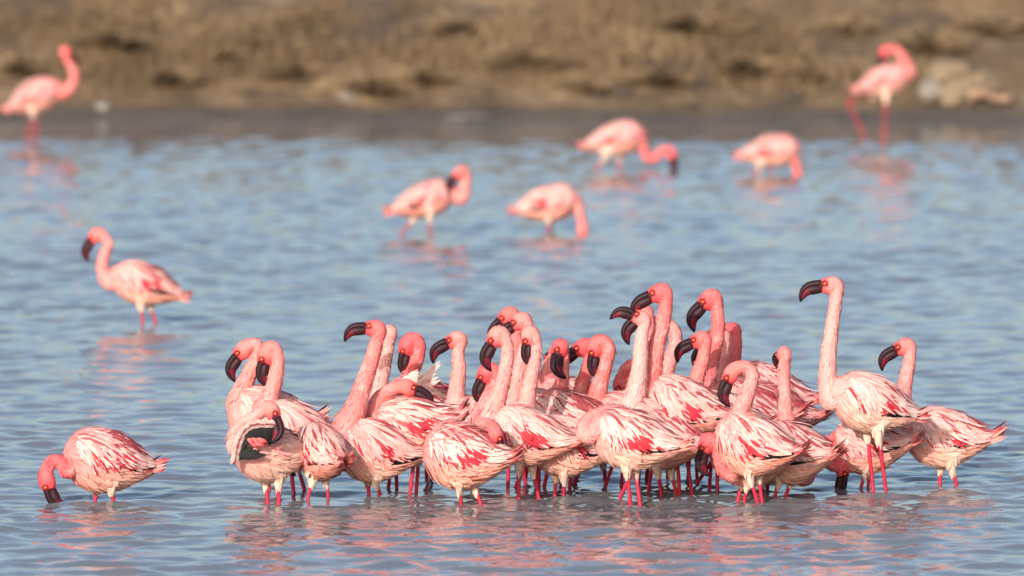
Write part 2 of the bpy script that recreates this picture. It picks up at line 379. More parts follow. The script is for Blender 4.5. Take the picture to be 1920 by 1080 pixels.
def feather_geo(Cn, Nn, W, C0, C1, edge=0.10, arch=0.30):
    """Cn,Nn: (n,K,3) centre line and normals; returns verts (n*K*3), quads, colours"""
    n, K, _ = Cn.shape
    T = norm(np.gradient(Cn, axis=1)); S = norm(np.cross(Nn, T)); wp = WPROF[K][None, :] * W[:, None] * 0.5
    dn = Nn * (arch * wp)[..., None]
    V = np.stack([Cn - S * wp[..., None] - dn, Cn + dn * 0.6, Cn + S * wp[..., None] - dn], 2)
    t = np.linspace(0, 1, K)[None, :, None]
    t = np.clip((t - 0.15) / 0.85, 0, 1)
    c = C0[:, None, :] * (1 - t) + C1[:, None, :] * t
    col = np.stack([c * (1 + edge), c * (1 - edge), c * (1 + edge)], 2)
    i = (np.arange(n) * K * 3)[:, None, None]; rr = (np.arange(K - 1) * 3)[None, :, None]
    q = np.concatenate([i + rr + np.array([0, 1, 4, 3]), i + rr + np.array([1, 2, 5, 4])], 1).reshape(-1, 4)
    return V.reshape(-1, 3), q, col.reshape(-1, 3)
def surf_feathers(x0, ph0, L, W, al, off, lift, C0, C1, K=5, edge=0.10, curl=0.0):
    t = np.linspace(0, 1, K)[None, :]
    x = x0[:, None] - (L * np.cos(al))[:, None] * t
    r = 44.0
    ph = ph0[:, None] + np.sign(ph0)[:, None] * (L * np.sin(al))[:, None] / r * t
    P, N = torso(x, ph, off[:, None] + (lift * L)[:, None] * t + (curl * L)[:, None] * t ** 3 if np.ndim(curl) else off[:, None] + (lift * L)[:, None] * t)
    return feather_geo(P, N, W, C0, C1, edge)
def bend(x, ck):
    t = np.clip((-x - 12) / 92.0, 0, 1.4); return ck * 24.0 * t * t * (1.6 - .6 * np.clip(t, 0, 1))
def warp(P, ck):
    P = np.array(P); P[..., 2] += bend(P[..., 0], ck); return P
class Geo:
    def __init__(s): s.V, s.Q, s.C, s.n = [], [], [], 0
    def add(s, g):
        V, Q, C = g; s.V.append(V); s.Q.append(Q + s.n); s.C.append(C); s.n += len(V)
    def mesh(s, name, M, C, ck=0.0):
        V = (warp(np.concatenate(s.V), ck) @ M.T) + C
        return s.raw(name, V)
    def raw(s, name, V=None):
        V = np.concatenate(s.V) if V is None else V
        c = np.clip(np.concatenate(s.C), 0.002, 0.95); c4 = np.concatenate([c, np.full((len(c), 1), 0.62)], 1)
        return quads_mesh(name, V, np.concatenate(s.Q), c4)

PALEPINK = np.array([0.82, 0.42, 0.385]); SALMON = np.array([0.81, 0.195, 0.182]); DEEP = np.array([0.74, 0.105, 0.125])
WHITE_F = np.array([0.78, 0.545, 0.49]); PINK_F = np.array([0.80, 0.35, 0.325]); CRIMSON = np.array([0.34, 0.003, 0.028]); RED = np.array([0.52, 0.012, 0.034])
CREAM = np.array([0.82, 0.50, 0.395]); ORANGE = np.array([0.80, 0.31, 0.23]); BLACK = np.array([0.008, 0.007, 0.008]); LEG = np.array([0.50, 0.026, 0.058])
def neck_col(k):
    k = np.asarray(k)[..., None]
    return np.where(k < 0.6, PALEPINK + (SALMON - PALEPINK) * (k / 0.6), SALMON + (DEEP - SALMON) * ((k - 0.6) / 0.4))

def make_bill(P0, f, u, sd, s, parent, R):
    """hooked bill: upper and lower half, each its own mesh"""
    def side_pts(n, a0, a1, ln, p=1.0):
        tq = np.clip((np.linspace(0, 1, n) - .12) / .72, 0, 1); ang = np.radians(a0 + (a1 - a0) * tq * tq * (3 - 2 * tq)); st = ln / (n - 1)
        d = np.cos(ang)[:, None] * f + np.sin(ang)[:, None] * u
        P = np.vstack([np.zeros(3), np.cumsum(d[:-1] * st, axis=0)])
        return P, np.cos(ang)[:, None] * u - np.sin(ang)[:, None] * f
    n = 14; t = np.linspace(0, 1, n)
    P, N = side_pts(n, -6, -74, 53 * s); B = np.broadcast_to(sd, P.shape); I = lambda v: np.interp(t, [0, .2, .42, .62, .82, .94, 1], v) * s
    hu, wu, ou = I([6.5, 6.4, 6.0, 5.0, 3.6, 2.4, .9]), I([9.0, 8.2, 7.4, 6.4, 4.6, 2.8, 1.0]), I([5.5, 5.6, 5.4, 4.4, 2.4, .8, 0])
    hu, wu, ou = hu * .95, wu * .95, ou * .95
    V, F = loft(P0 + (P + N * ou[:, None]) * U, N, B, hu * U, wu * U, 12); me = py_mesh('upper_bill', V, F)
    rings = np.repeat(t, 12)
    c = np.tile(np.array([0.026, 0.010, 0.014]), (len(V), 1)); c[rings > .8] = BLACK
    set_col(me, c); link('upper_bill', me, M_BILL, parent)
    hl, wl, ol = I([8.0, 9.6, 10.2, 8.0, 4.4, 2.0, .7]), I([8.5, 9.6, 9.6, 7.6, 4.4, 2.0, .7]), I([-4.5, -4.8, -4.8, -4.0, -2.4, -1.2, -.6])
    hl, wl, ol = hl * .95, wl * .95, ol * .95
    V, F = loft(P0 + (P + N * ol[:, None]) * U, N, B, hl * U, wl * U, 12); me = py_mesh('lower_bill', V, F)
    c = np.tile(np.array([0.034, 0.009, 0.015]), (len(V), 1)); ph = np.tile(np.arange(12) * 30.0, n)
    patch = (rings > .5) & (rings < .86) & (np.abs(np.cos(np.radians(ph))) < 0.6)
    c[patch] = np.array([0.13, 0.010, 0.022]); c[rings > .86] = BLACK
    set_col(me, c); link('lower_bill', me, M_BILL, parent)

def flamingo(label, c, yaw, pitch, legs, neck, head, k=0.5, crim=0.5, size=1.0, nr=1.0, orange=0.6, ruffle=0.0, far=False, group=None,
             hy=0, flip=1, hs=1.0, red=0.7, seed=0, wings=(1, 1), white=0.32, tail_up=0.0, extra=None, deep=None, plain=0.0, rear=False, cock=None):
    cock = (0.0 if far else 0.95) if cock is None else cock
    deep = deep or (0.84 if far else 1.0)
    R = np.random.RandomState(1000 + seed)
    V_ = np.random.RandomState(500 + seed)                  # every bird a little different
    deep = deep * V_.uniform(.93, 1.05); size = size * V_.uniform(.965, 1.03) * (.94 if far else 1); white = float(np.clip(white + V_.normal(0, .14), .05, 1))
    crim = float(np.clip(crim + V_.normal(0, .15), .1, 1)); orange = float(np.clip(orange + V_.normal(0, .18), .1, 1)); red = float(np.clip(red * V_.uniform(.35, 1.2), 0, 1))
    feet = [ground(l[0][0], l[0][1]) if isinstance(l[0], tuple) else ground(*l) for l in legs]
    knees = [l[1] if isinstance(l[0], tuple) else None for l in legs]
    Yb = float(np.mean([p[1] for p in feet]))
    us = U * size; base = np.array([np.mean([p[0] for p in feet]), Yb, 0.0])
    C = at(c[0], c[1], Yb)
    ps, th = math.radians(yaw), math.radians(pitch)
    f0 = np.array([-math.cos(ps), -math.sin(ps), 0.0]); z0 = np.array([0, 0, 1.0])
    fx = math.cos(th) * f0 + math.sin(th) * z0; uz = -math.sin(th) * f0 + math.cos(th) * z0; ly = np.cross(uz, fx)
    M = np.stack([fx * 0.965, ly * (0.5 + 0.5 * deep), uz * deep], 1) * us                     # local -> world (columns)
    L2W = lambda p: C + M @ np.asarray(p, float)
    root = bpy.data.objects.new('flamingo', None); COL.objects.link(root); root.location = base
    root.empty_display_size = 0.05; root['label'] = label; root['category'] = 'flamingo'
    if group: root['group'] = group
    C = C - base                                            # parts are built relative to the base
    rel = lambda p: p - base
    # --- neck and head path
    b1, b2 = L2W((22, 0, 4)), L2W((56, 0, 12))
    wb = (Yb - (b2 + base)[1]) / U if False else (Yb - (L2W((56, 0, 12)) + base)[1]) / U
    ha = math.radians(head[2]); hyr = math.radians(hy)
    hw = head[3] if len(head) > 3 else None
    n_ = len(neck); pts = []; lastw = wb
    whd = hw if hw is not None else wb * 0.9
    for i, q in enumerate(neck):
        wv = q[2] if len(q) > 2 else (wb + (whd - wb) * (i + 1) / (n_ + 1))
        pts.append(rel(at(q[0], q[1], Yb - wv * U)))
    H = rel(at(head[0], head[1], Yb - whd * U))
    ip = np.array([math.cos(ha), 0, math.sin(ha)]); tow = np.array([0, -1.0, 0])
    f = math.cos(hyr) * ip + math.sin(hyr) * tow
    u = flip * np.array([math.sin(ha), 0, -math.cos(ha)]); sd = np.cross(u, f)
    h_ = hs * size
    ctrl = [b1, b2] + pts + [H - f * 9 * U * h_, H + f * 8 * U * h_, H + f * 21 * U * h_]
    NP, ln = catmull(ctrl, 84); arc = np.linspace(0, ln / U, 84)
    dh = (arc[-1] - arc) / h_                               # distance back from the bill base
    headr = np.interp(dh, [0, 6, 14, 22, 32, 42, 56], [9.8, 13.2, 15.8, 16.2, 13.8, 11.3, 10.4]) * h_
    t = np.clip(arc / max(arc[-1] - 45 * h_, 1), 0, 1)
    neckr = np.interp(t, [0, .10, .22, .38, .55, .8, 1], [36, 30, 22.5, 17.0, 14.0, 11.7, 10.5]) * size * (1 + (nr - 1) * (1 - t * 0.6))
    wgt = np.clip((60 - dh) / 20, 0, 1); rad = neckr * (1 - wgt) + headr * wgt
    T, N, B = tube_frames(NP, ly)                           # N = sideways
    lat = 1 - 0.16 * np.clip((48 - dh) / 14, 0, 1)
    parts = [loft(NP, N, B, rad * lat * U, rad * U, 18)]
    # --- torso
    tx = np.r_[np.linspace(-102, 68, 34), 73, 76.5, 79]; ph = np.linspace(0, 2 * np.pi, 26, endpoint=False)
    TP, _ = torso(np.repeat(tx, 26), np.tile(ph, len(tx)), np.full(len(tx) * 26, -1.0))
    TV = warp(TP, cock) @ M.T + C; F = []
    for i in range(len(tx) - 1):
        for j in range(26): F.append((i * 26 + j, i * 26 + (j + 1) % 26, (i + 1) * 26 + (j + 1) % 26, (i + 1) * 26 + j))
    F.append(tuple(range(26))[::-1]); F.append(tuple((len(tx) - 1) * 26 + j for j in range(26)))
    parts.append((TV.tolist(), F))
    # --- legs
    spheres = []; thigh_pts = []
    order = sorted(range(len(feet)), key=lambda i: float((rel(feet[i]) - C) @ ly))
    for rank, i in enumerate(order):
        s_ = -1 if rank == 0 else 1
        G = rel(feet[i]); lx = float(np.clip(0.6 * ((G - C) @ f0) / us - 5, -38, 16)); hip = C + M @ np.array([lx, s_ * 19.0, -22]); low = C + M @ np.array([lx, s_ * 16.0, -46])
        kn = rel(at(*knees[i], Yb - float(M[1] @ np.array([0, s_ * 12.0, 0])) / -1 if False else feet[i][1])) if knees[i] else None
        tgt = kn if kn is not None else G
        dv = tgt - low; ld = np.linalg.norm(dv)
        tl = np.clip(20 * us, 0.2 * ld, max(ld - 28 * U, 0.25 * ld)); te = low + dv * (tl / ld)
        P, _ = catmull([hip, low, low * .5 + te * .5, te], 12)
        t_, n1, b_ = tube_frames(P, fx); r = np.interp(np.linspace(0, 1, 12), [0, .35, .65, 1], [25, 17, 10.5, 6.5]) * us
        parts.append(loft(P, n1, b_, r, r * .85, 12)); thigh_pts.append((P, r))
        for p, q in zip(P, r): spheres.append((p, q, 2))
        down = G + np.array([0, 0, BED + 0.008]) - (np.array([0, 0, 0]))
        gp = G + (G - tgt if kn is not None else dv / ld * 1e-4) * 0
        lp = [te - dv / ld * 6 * U] + ([kn] if kn is not None else []) + [G, G + np.array([0, 0, BED + 0.006])]
        P = []
        for a_, b2_ in zip(lp[:-1], lp[1:]):
            m_ = max(3, int(np.linalg.norm(b2_ - a_) / (7 * U)))
            P += [a_ + (b2_ - a_) * q for q in np.linspace(0, 1, m_, endpoint=False)]
        P = np.array(P + [lp[-1]]); r = np.full(len(P), 4.4 * us)
        if kn is not None: r = r * (1 + 0.5 * np.exp(-(np.linalg.norm(P - kn, axis=1) / (8 * U)) ** 2))
        t_, n1, b_ = tube_frames(P, fx); parts.append(loft(P, n1, b_, r, r, 10))
        for p, q in zip(P, r): spheres.append((p, q, 3))
        for ta in (-0.55, 0, 0.55):                          # webbed toes on the lake bed
            d_ = f0 * math.cos(ta) + np.cross(z0, f0) * math.sin(ta); e0 = lp[-1]
            Q_ = np.array([e0, e0 + d_ * 15 * U, e0 + d_ * 30 * U]); t_, n1, b_ = tube_frames(Q_, z0)
            parts.append(loft(Q_, n1, b_, np.array([4, 3.4, 2.6]) * U, np.array([4, 4.5, 3.2]) * U, 8))
    V, F = join(parts); tmp = bpy.data.objects.new('tmp', py_mesh('tmp', V, F)); COL.objects.link(tmp)
    md = tmp.modifiers.new('r', 'REMESH'); md.mode = 'VOXEL'; md.voxel_size = (4.6 if far else 3.2) * U; md.use_smooth_shade = True
    sm = tmp.modifiers.new('s', 'SMOOTH'); sm.iterations = 2; sm.factor = 0.4
    me = bpy.data.meshes.new_from_object(tmp.evaluated_get(bpy.context.evaluated_depsgraph_get()))
    old = tmp.data; bpy.data.objects.remove(tmp); bpy.data.meshes.remove(old); me.name = 'body'
    # --- colour by anatomy
    vc = np.zeros(len(me.vertices) * 3, np.float32); me.vertices.foreach_get('co', vc); vc = vc.reshape(-1, 3).astype(float)
    best = np.full(len(vc), 1e9); cls = np.zeros(len(vc), int); idx = np.zeros(len(vc), int)
    for i in range(len(NP)):
        d_ = np.linalg.norm(vc - NP[i], axis=1) - rad[i] * U; m_ = d_ < best; best[m_] = d_[m_]; cls[m_] = 1; idx[m_] = i
    lv = (vc - C) @ (M / (M ** 2).sum(0)); ltx = np.clip(lv[:, 0], -102, 79)
    lh, lw, lz = np.interp(ltx, _gx, GH), np.interp(ltx, _gx, GW), np.interp(ltx, _gx, GZ) + bend(ltx, cock)
    q_ = np.sqrt((lv[:, 1] / lw) ** 2 + ((lv[:, 2] - lz) / lh) ** 2); d_ = (q_ - 1) * np.minimum(lh, lw) * us + np.maximum(np.abs(lv[:, 0] - ltx), 0) * us
    m_ = d_ < best; best[m_] = d_[m_]; cls[m_] = 0
    for p, r_, kk in spheres:
        d_ = np.linalg.norm(vc - p, axis=1) - r_ - (0.4 * U if kk == 3 else 0); m_ = d_ < best; best[m_] = d_[m_]; cls[m_] = kk
    cphi = np.clip((lv[:, 2] - lz) / lh, -1, 1)
    def contour(x, cp, j):
        belly = np.maximum(np.clip(-cp * 1.2 + 0.25, 0, 1), plain)[:, None]; chest = np.clip((x - 34) / 40, 0, 1)[:, None]; rear = np.clip((-x - 20) / 60, 0, 1)[:, None]
        ba = CREAM + (ORANGE - CREAM) * np.clip(orange + 0.55 * rear * orange * 1.5 + 0.30 * j[:, None], 0, 1)
        ta = PINK_F + (neck_col(np.full(len(x), k)) - PINK_F) * 0.35
        c_ = ta * (1 - belly) + ba * belly
        return c_ + ((neck_col(np.full(len(x), k * 0.9)) * 0.5 + PINK_F * 0.5) - c_) * chest * 0.75
    col = contour(lv[:, 0], cphi, np.zeros(len(vc)))
    kn_ = np.clip(k + 0.28 * np.clip(1 - dh / 60, 0, 1) - 0.05, 0, 1)
    nc = neck_col(kn_)
    nb = np.clip((arc - 30) / 50, 0, 1)[:, None]; nc = nc * nb + (nc * 0.55 + PINK_F * 0.45) * (1 - nb)
    m_ = cls == 1; col[m_] = nc[idx[m_]]
    hv = (vc - H) / (U * h_); hf, hu, hsd = hv @ f, hv @ u, hv @ sd
    face = (cls == 1) & (np.linalg.norm(hv, axis=1) < 34)
    red_ = np.clip((hf + 2) / 14, 0, 1) * face; col = col + (np.array([0.66, 0.055, 0.06]) - col) * (red_ * 0.75)[:, None]
    dark = face & (hf > 15.5 + 0.02 * hu ** 2 - np.abs(hsd) * 0.12); col[dark] = np.array([0.05, 0.008, 0.014])
    EL = np.array([11.0, 4.5]); ering = face & (((hf - EL[0]) ** 2 + (hu - EL[1]) ** 2) < 36); col[ering] = np.array([0.16, 0.010, 0.018])
    col[cls == 2] = np.array([0.82, 0.58, 0.465]); col[cls == 3] = LEG
    rough = np.full(len(vc), 0.85); rough[cls == 3] = 0.42; rough[dark] = 0.5
    set_col(me, np.concatenate([col, rough[:, None]], 1))
    body = link('body', me, M_BODY, root)
    # --- bill, eyes
    make_bill(H + f * 17 * U * h_ - u * 1.0 * U * h_, f, u, sd, h_, root, R)
    hv_ok = face & (np.abs(hf - EL[0]) < 4) & (np.abs(hu - EL[1]) < 4)
    for s_ in (-1, 1):
        sel = hv_ok & (hsd * s_ > 0); wv = np.max(np.abs(hsd[sel])) if sel.any() else 12.5
        Pn = H + (f * EL[0] + u * EL[1] + sd * s_ * (wv - 1.1)) * U * h_
        th_ = np.linspace(0.02, math.pi - .02, 8); pp = np.stack([0 * th_, 0 * th_, np.cos(th_)], 1)
        Pe = Pn + sd * s_ * (np.cos(th_) * 2.0 * U * h_)[:, None]; rr = np.sin(th_) * 2.9 * U * h_
        V, F = loft(Pe, np.broadcast_to(f, Pe.shape), np.broadcast_to(u, Pe.shape), rr, rr, 12)
        em = py_mesh('eye', V, F); ec = np.tile(np.array([0.85, 0.13, 0.03]), (len(V), 1)); ec[:13] = np.array([0.01, 0.005, 0.005]); set_col(em, ec)
        link('eye', em, M_EYE, root)
    # --- plumage: small contour feathers on trunk, thighs and neck
    q = 0.5 if far else (0.75 if rear else 1.0)
    def jit(c_, a=0.10): return c_ * (1 + R.normal(0, a, (len(c_), 1)) * np.array([0.45, 1, 1]))
    g = Geo(); n = int(800 * q)
    x0 = R.uniform(-88, 80, n); p0 = R.uniform(-np.pi, np.pi, n); j = R.uniform(-1, 1, n)
    c0 = jit(contour(x0, np.cos(p0), j)); c1 = np.clip(c0 * np.array([1.04, 1.10, 1.12]), 0, .92)
    g.add(surf_feathers(x0, p0, R.uniform(22, 36, n), R.uniform(6, 10, n), R.uniform(-.3, .35, n) + 0.15, np.full(n, 0.5), R.uniform(.06, .20, n) + .10 * ruffle, c0, c1, K=4))
    n = int(70 * q)                                          # rump and under-tail, redder
    x0 = R.uniform(-92, -60, n); p0 = R.uniform(-np.pi, np.pi, n)
    c0 = jit(np.tile(ORANGE * .6 + PINK_F * .4, (n, 1))); c1 = np.where(R.rand(n, 1) < .3 + .3 * crim, RED, c0)
    g.add(surf_feathers(x0, p0, R.uniform(20, 30, n), R.uniform(6, 9, n), R.uniform(-.2, .2, n), np.full(n, 1.0), R.uniform(.05, .2, n), c0, c1))
    n = int(110 * q)                                         # mantle ruff where neck meets the back
    x0 = R.uniform(22, 66, n); p0 = R.normal(0, .65, n)
    c0 = jit(np.tile(neck_col(np.array([min(k + .1, 1)]))[0] * .55 + PINK_F * .45, (n, 1))); c1 = jit(np.tile(PINK_F, (n, 1)))
    g.add(surf_feathers(x0, p0, R.uniform(26, 40, n), R.uniform(5, 8, n), R.uniform(-.2, .4, n), np.full(n, 4.0), R.uniform(.05, .25, n) + .2 * ruffle, c0, c1))
    pm = g.mesh('plumage', M, C, cock); link('plumage', pm, M_FEA, body, kind='stuff')
    g = Geo(); n = int(1250 * q)                               # neck down
    smax = arc[-1] - 20 * h_; s0 = R.uniform(34, max(smax, 60), n); fi = R.uniform(-np.pi, np.pi, n)
    Lf = np.interp(s0, [30, 90, 160], [16, 10, 7.5]) * R.uniform(.8, 1.25, n); tt = np.linspace(0, 1, 3)[None]
    ss = np.clip(s0[:, None] - Lf[:, None] * tt, 2, arc[-1])
    ii = lambda A: np.stack([np.interp(ss, arc, A[:, k_]) for k_ in range(3)], -1)
    NN, BB = norm(ii(N)), norm(ii(B)); cc, sn = np.cos(fi)[:, None, None], np.sin(fi)[:, None, None]; out = NN * cc + BB * sn
    rr_ = np.interp(ss, arc, rad)[..., None] * (1 + 0 * cc); lt_ = np.interp(ss, arc, rad * lat)[..., None]
    Pc = ii(NP) + (NN * cc * lt_ + BB * sn * rr_) * U + out * ((0.1 + Lf[:, None] * ((R.uniform(.06, .26, n) + .35 * (R.rand(n) < .06)) * np.clip((arc[-1] - s0) / 50, .25, 1))[:, None] * tt) * U)[..., None]
    nck = np.stack([np.interp(s0, arc, nc[:, k_]) for k_ in range(3)], 1)
    pt = np.clip((vnoise(s0 * .06 + seed * 7.1, fi * .9 + 30) - .42) * 1.5 + (vnoise(s0 * .22 + seed, fi * 2 + 9) - .5) * .5, 0, .55)[:, None]   # patchy down
    nck = nck + (PALEPINK * 1.02 - nck) * pt * np.clip((arc[-1] - s0) / 90, 0, 1)[:, None]
    g.add(feather_geo(Pc, out, R.uniform(3.2, 5.2, n) * U * np.interp(s0, [30, 100], [1.7, 1]), jit(nck * .96, .08), jit(np.clip(nck * 1.10, 0, .9), .08)))
    for P, r in thigh_pts:                                   # ragged thigh feathers
        n = int(50 * q); i0 = R.randint(2, 11, n); an = R.uniform(0, 6.283, n); ax = norm(P[-1] - P[3])
        e1 = norm(np.cross(ax, np.array([0.3, 1, 0.2]))); e2 = np.cross(ax, e1)
        o_ = np.cos(an)[:, None] * e1 + np.sin(an)[:, None] * e2; Lf = R.uniform(12, 20, n) * us
        P0_ = P[i0] + o_ * r[i0][:, None] * .9
        Pc = P0_[:, None] + (ax * .97 + 0 * o_)[:, None] * (Lf[:, None] * tt)[..., None] - o_[:, None] * (Lf[:, None] * tt * .12)[..., None]
        cth = jit(np.tile(np.array([0.82, 0.58, 0.465]), (n, 1)), .06)
        g.add(feather_geo(Pc, np.repeat(o_[:, None], 3, 1), R.uniform(5, 8, n) * us, cth, cth))
    link('neck_down', g.raw('neck_down'), M_FEA, body, kind='stuff')
    # --- wings
    for s_, on in ((1, wings[0]), (-1, wings[1])):
        if not on: continue
        g = Geo(); n = 6                         # black flight feathers along the lower edge
        x0 = R.uniform(-42, -14, n); p0 = s_ * np.radians(R.uniform(100, 108, n))
        bk = np.tile(BLACK, (n, 1)); g.add(surf_feathers(x0, p0, R.uniform(52, 74, n), R.uniform(6, 9, n), np.radians(R.uniform(-26, -12, n)), np.full(n, 3.0), R.uniform(.02, .05, n), bk, bk, edge=.3))
        n = int(480 * q)                                     # coverts: pale, with blood-red patches
        x0 = 62 - 122 * R.rand(n) ** .9; p0 = np.radians(R.uniform(22, 80, n)) * s_
        al = np.radians(np.interp(x0, [-60, 0, 60], [2, 24, 52]) + R.normal(0, 8, n))
        c0 = PINK_F + (WHITE_F - PINK_F) * np.clip(R.normal(white, .22, n) + .08, 0, 1)[:, None]; c0 = c0 * R.uniform(.82, 1.06, (n, 1)); c1 = np.clip(c0 * np.array([1.03, 1.1, 1.12]), 0, .9)
        pr = red * np.exp(-((x0 + 2) / 17) ** 2 - ((np.abs(p0) - 1.22) / .24) ** 2) * 2.2 + 0.6 * red * np.exp(-((x0 - 44) / 13) ** 2 - ((np.abs(p0) - 1.25) / .2) ** 2)
        isr = R.rand(n) < pr; c1[isr] = jit(np.tile(RED, (isr.sum(), 1)), .15); c0[isr] = c0[isr] * .12 + RED * .88
        tip = (~isr) & (R.rand(n) < .16 * crim); c1[tip] = c1[tip] * .35 + np.array([.62, .13, .16]) * .65
        g.add(surf_feathers(x0, p0, R.uniform(24, 40, n), R.uniform(5, 8.5, n), al, R.uniform(3, 5.5, n), R.uniform(.05, .15, n) + (.10 * ruffle + .20 * (R.rand(n) < .12)) * R.rand(n), c0, c1, edge=.13, K=4))
        n = int(78 * q)                                      # long scapulars and tertials, crimson streaked
        x0 = 58 - 88 * R.rand(n); p0 = np.radians(np.abs(R.normal(0, 20, n)) + 3) * s_
        al = np.radians(np.interp(x0, [-30, 60], [4, 24]) + R.normal(0, 8, n))
        dk = R.rand(n) < (.06 + .36 * crim + .5 * crim ** 4) * np.where(x0 < 40, 1.0, .3)
        c0 = PINK_F + (WHITE_F - PINK_F) * R.uniform(.3, 1, (n, 1)); c1 = c0.copy(); a_ = R.uniform(.8, 1, (n, 1))
        c1[dk] = (c0 * (1 - a_) + CRIMSON * a_)[dk]; c0[dk] = c0[dk] * .25 + CRIMSON * .75
        g.add(surf_feathers(x0, p0, R.uniform(40, 74, n), R.uniform(4.5, 7.5, n), al, R.uniform(5, 8.5, n), R.uniform(.02, .09, n) + (.10 * ruffle + .16 * (R.rand(n) < .22)) * R.rand(n), c0, c1, edge=.12))
        link('wing', g.mesh('wing', M, C, cock * .75), M_FEA, root)
    # --- tail
    g = Geo(); n = 26; a = R.uniform(-1, 1, n); b = R.uniform(-1, 1, n); tt = np.linspace(0, 1, 5)[None, :, None]
    P0_ = np.stack([np.full(n, -84.0), a * 9, -8 + b * 7], 1)
    D = norm(np.stack([np.full(n, -1.0), a * .38, .16 + .24 * b + tail_up + R.normal(0, .08, n)], 1)); Lf = R.uniform(28, 46, n)
    Pc = P0_[:, None] + D[:, None] * (Lf[:, None, None] * tt); Nn = np.tile(np.array([0, 0, 1.0]), (n, 5, 1)) + (a[:, None, None] * np.array([0, 1.2, 0]))
    c0 = jit(np.tile(PINK_F * .7 + ORANGE * .3, (n, 1))); c1 = c0.copy(); dk = R.rand(n) < .25 + .5 * crim; c1[dk] = RED * .7
    g.add(feather_geo(Pc, norm(Nn), R.uniform(7, 11, n), c0, c1))
    link('tail', g.mesh('tail', M, C, cock), M_FEA, root)
    if extra: extra(root, base, Yb, rel, R)
    return root

def fan(name, sets):
    """loose raised feathers: each set = (from px, to px, depth from, depth to, width, count, spread, colour root, colour tip)"""
    def run(root, base, Yb, rel, R):
        g = Geo()
        for (ax, ay), (bx, by), w0, w1, wd, n, sp, c0, c1 in sets:
            for i in range(n):
                o = (i - (n - 1) / 2.0); dx, dy = by - ay, -(bx - ax); l = math.hypot(dx, dy); dx, dy = dx / l * sp * o, dy / l * sp * o
                j = R.normal(0, 1.2, 4)
                a = rel(at(ax + dx * .5 + j[0], ay + dy * .5 + j[1], Yb - w0 * U)); b = rel(at(bx + dx + j[2], by + dy + j[3], Yb - w1 * U + 0.001 * i))
                t = np.linspace(0, 1, 5)[:, None]; nn = np.array([0.2 * R.normal(), -1.0, 0.25])
                P = a + (b - a) * t + nn * (np.sin(t * 3.14) * 2 * U)
                g.add(feather_geo(P[None], np.tile(norm(nn), (1, 5, 1)), np.array([wd * U]), np.array([c0]) * R.uniform(.85, 1.1), np.array([c1]) * R.uniform(.85, 1.1), edge=.12))
        link(name, g.raw(name), M_FEA, root)
    return run

# ------------------------------------------------------------------ the flock (positions read off the photograph, in its pixels)
FL = 'flamingos crowded together in the flock'
FAR = 'flamingos scattered beyond the flock'
B = dict
def underwing():
    # lifted wing seen from below: pale spotted leading edge, black flight feathers, red armpit
    out = []; ctrl = np.array([(436, 870, 0), (438, 846, 0), (445, 821, 0), (457, 802, 0), (475, 792, 0), (508, 790, 0)], float)
    P, _ = catmull(ctrl, 34); cx, cy = 492, 838
    T = norm(np.gradient(P, axis=0))
    for i, p in enumerate(P):
        dx, dy = cx - p[0], cy - p[1]; l = math.hypot(dx, dy); dx, dy = dx / l, dy / l
        e = lambda a, q=0: (p[0] + dx * a + q * T[i][0], p[1] + dy * a + q * T[i][1])
        out.append((e(-2), e(4, 12), 84, 84, 6, 1, 0, WHITE_F * .75, WHITE_F * .6))
        out.append((e(2), e(7, 11), 83, 83, 5, 1, 0, np.array([.25, .03, .06]), np.array([.30, .06, .09])))
        out.append((e(6), e(11, 11), 82, 81, 6, 1, 0, WHITE_F * .6, WHITE_F * .45))
        out.append((e(9), e(20 + 16 * (i > 9) + 5 * (i % 3), 14), 80, 74, 10, 1, 0, BLACK * 2, BLACK))
    for i in range(7): out.append(((464 + 3 * i, 822 + (i % 3) * 4), (476 + 4 * i, 828 + (i % 3) * 5), 84, 87, 7, 1, 0, SALMON, RED))
    for i in range(5): out.append(((442 + 3 * i, 862 - i), (478 + 5 * i, 838 + 4 * i), 79, 80, 11, 1, 0, BLACK, BLACK))
    return out
UNDERWING = underwing()
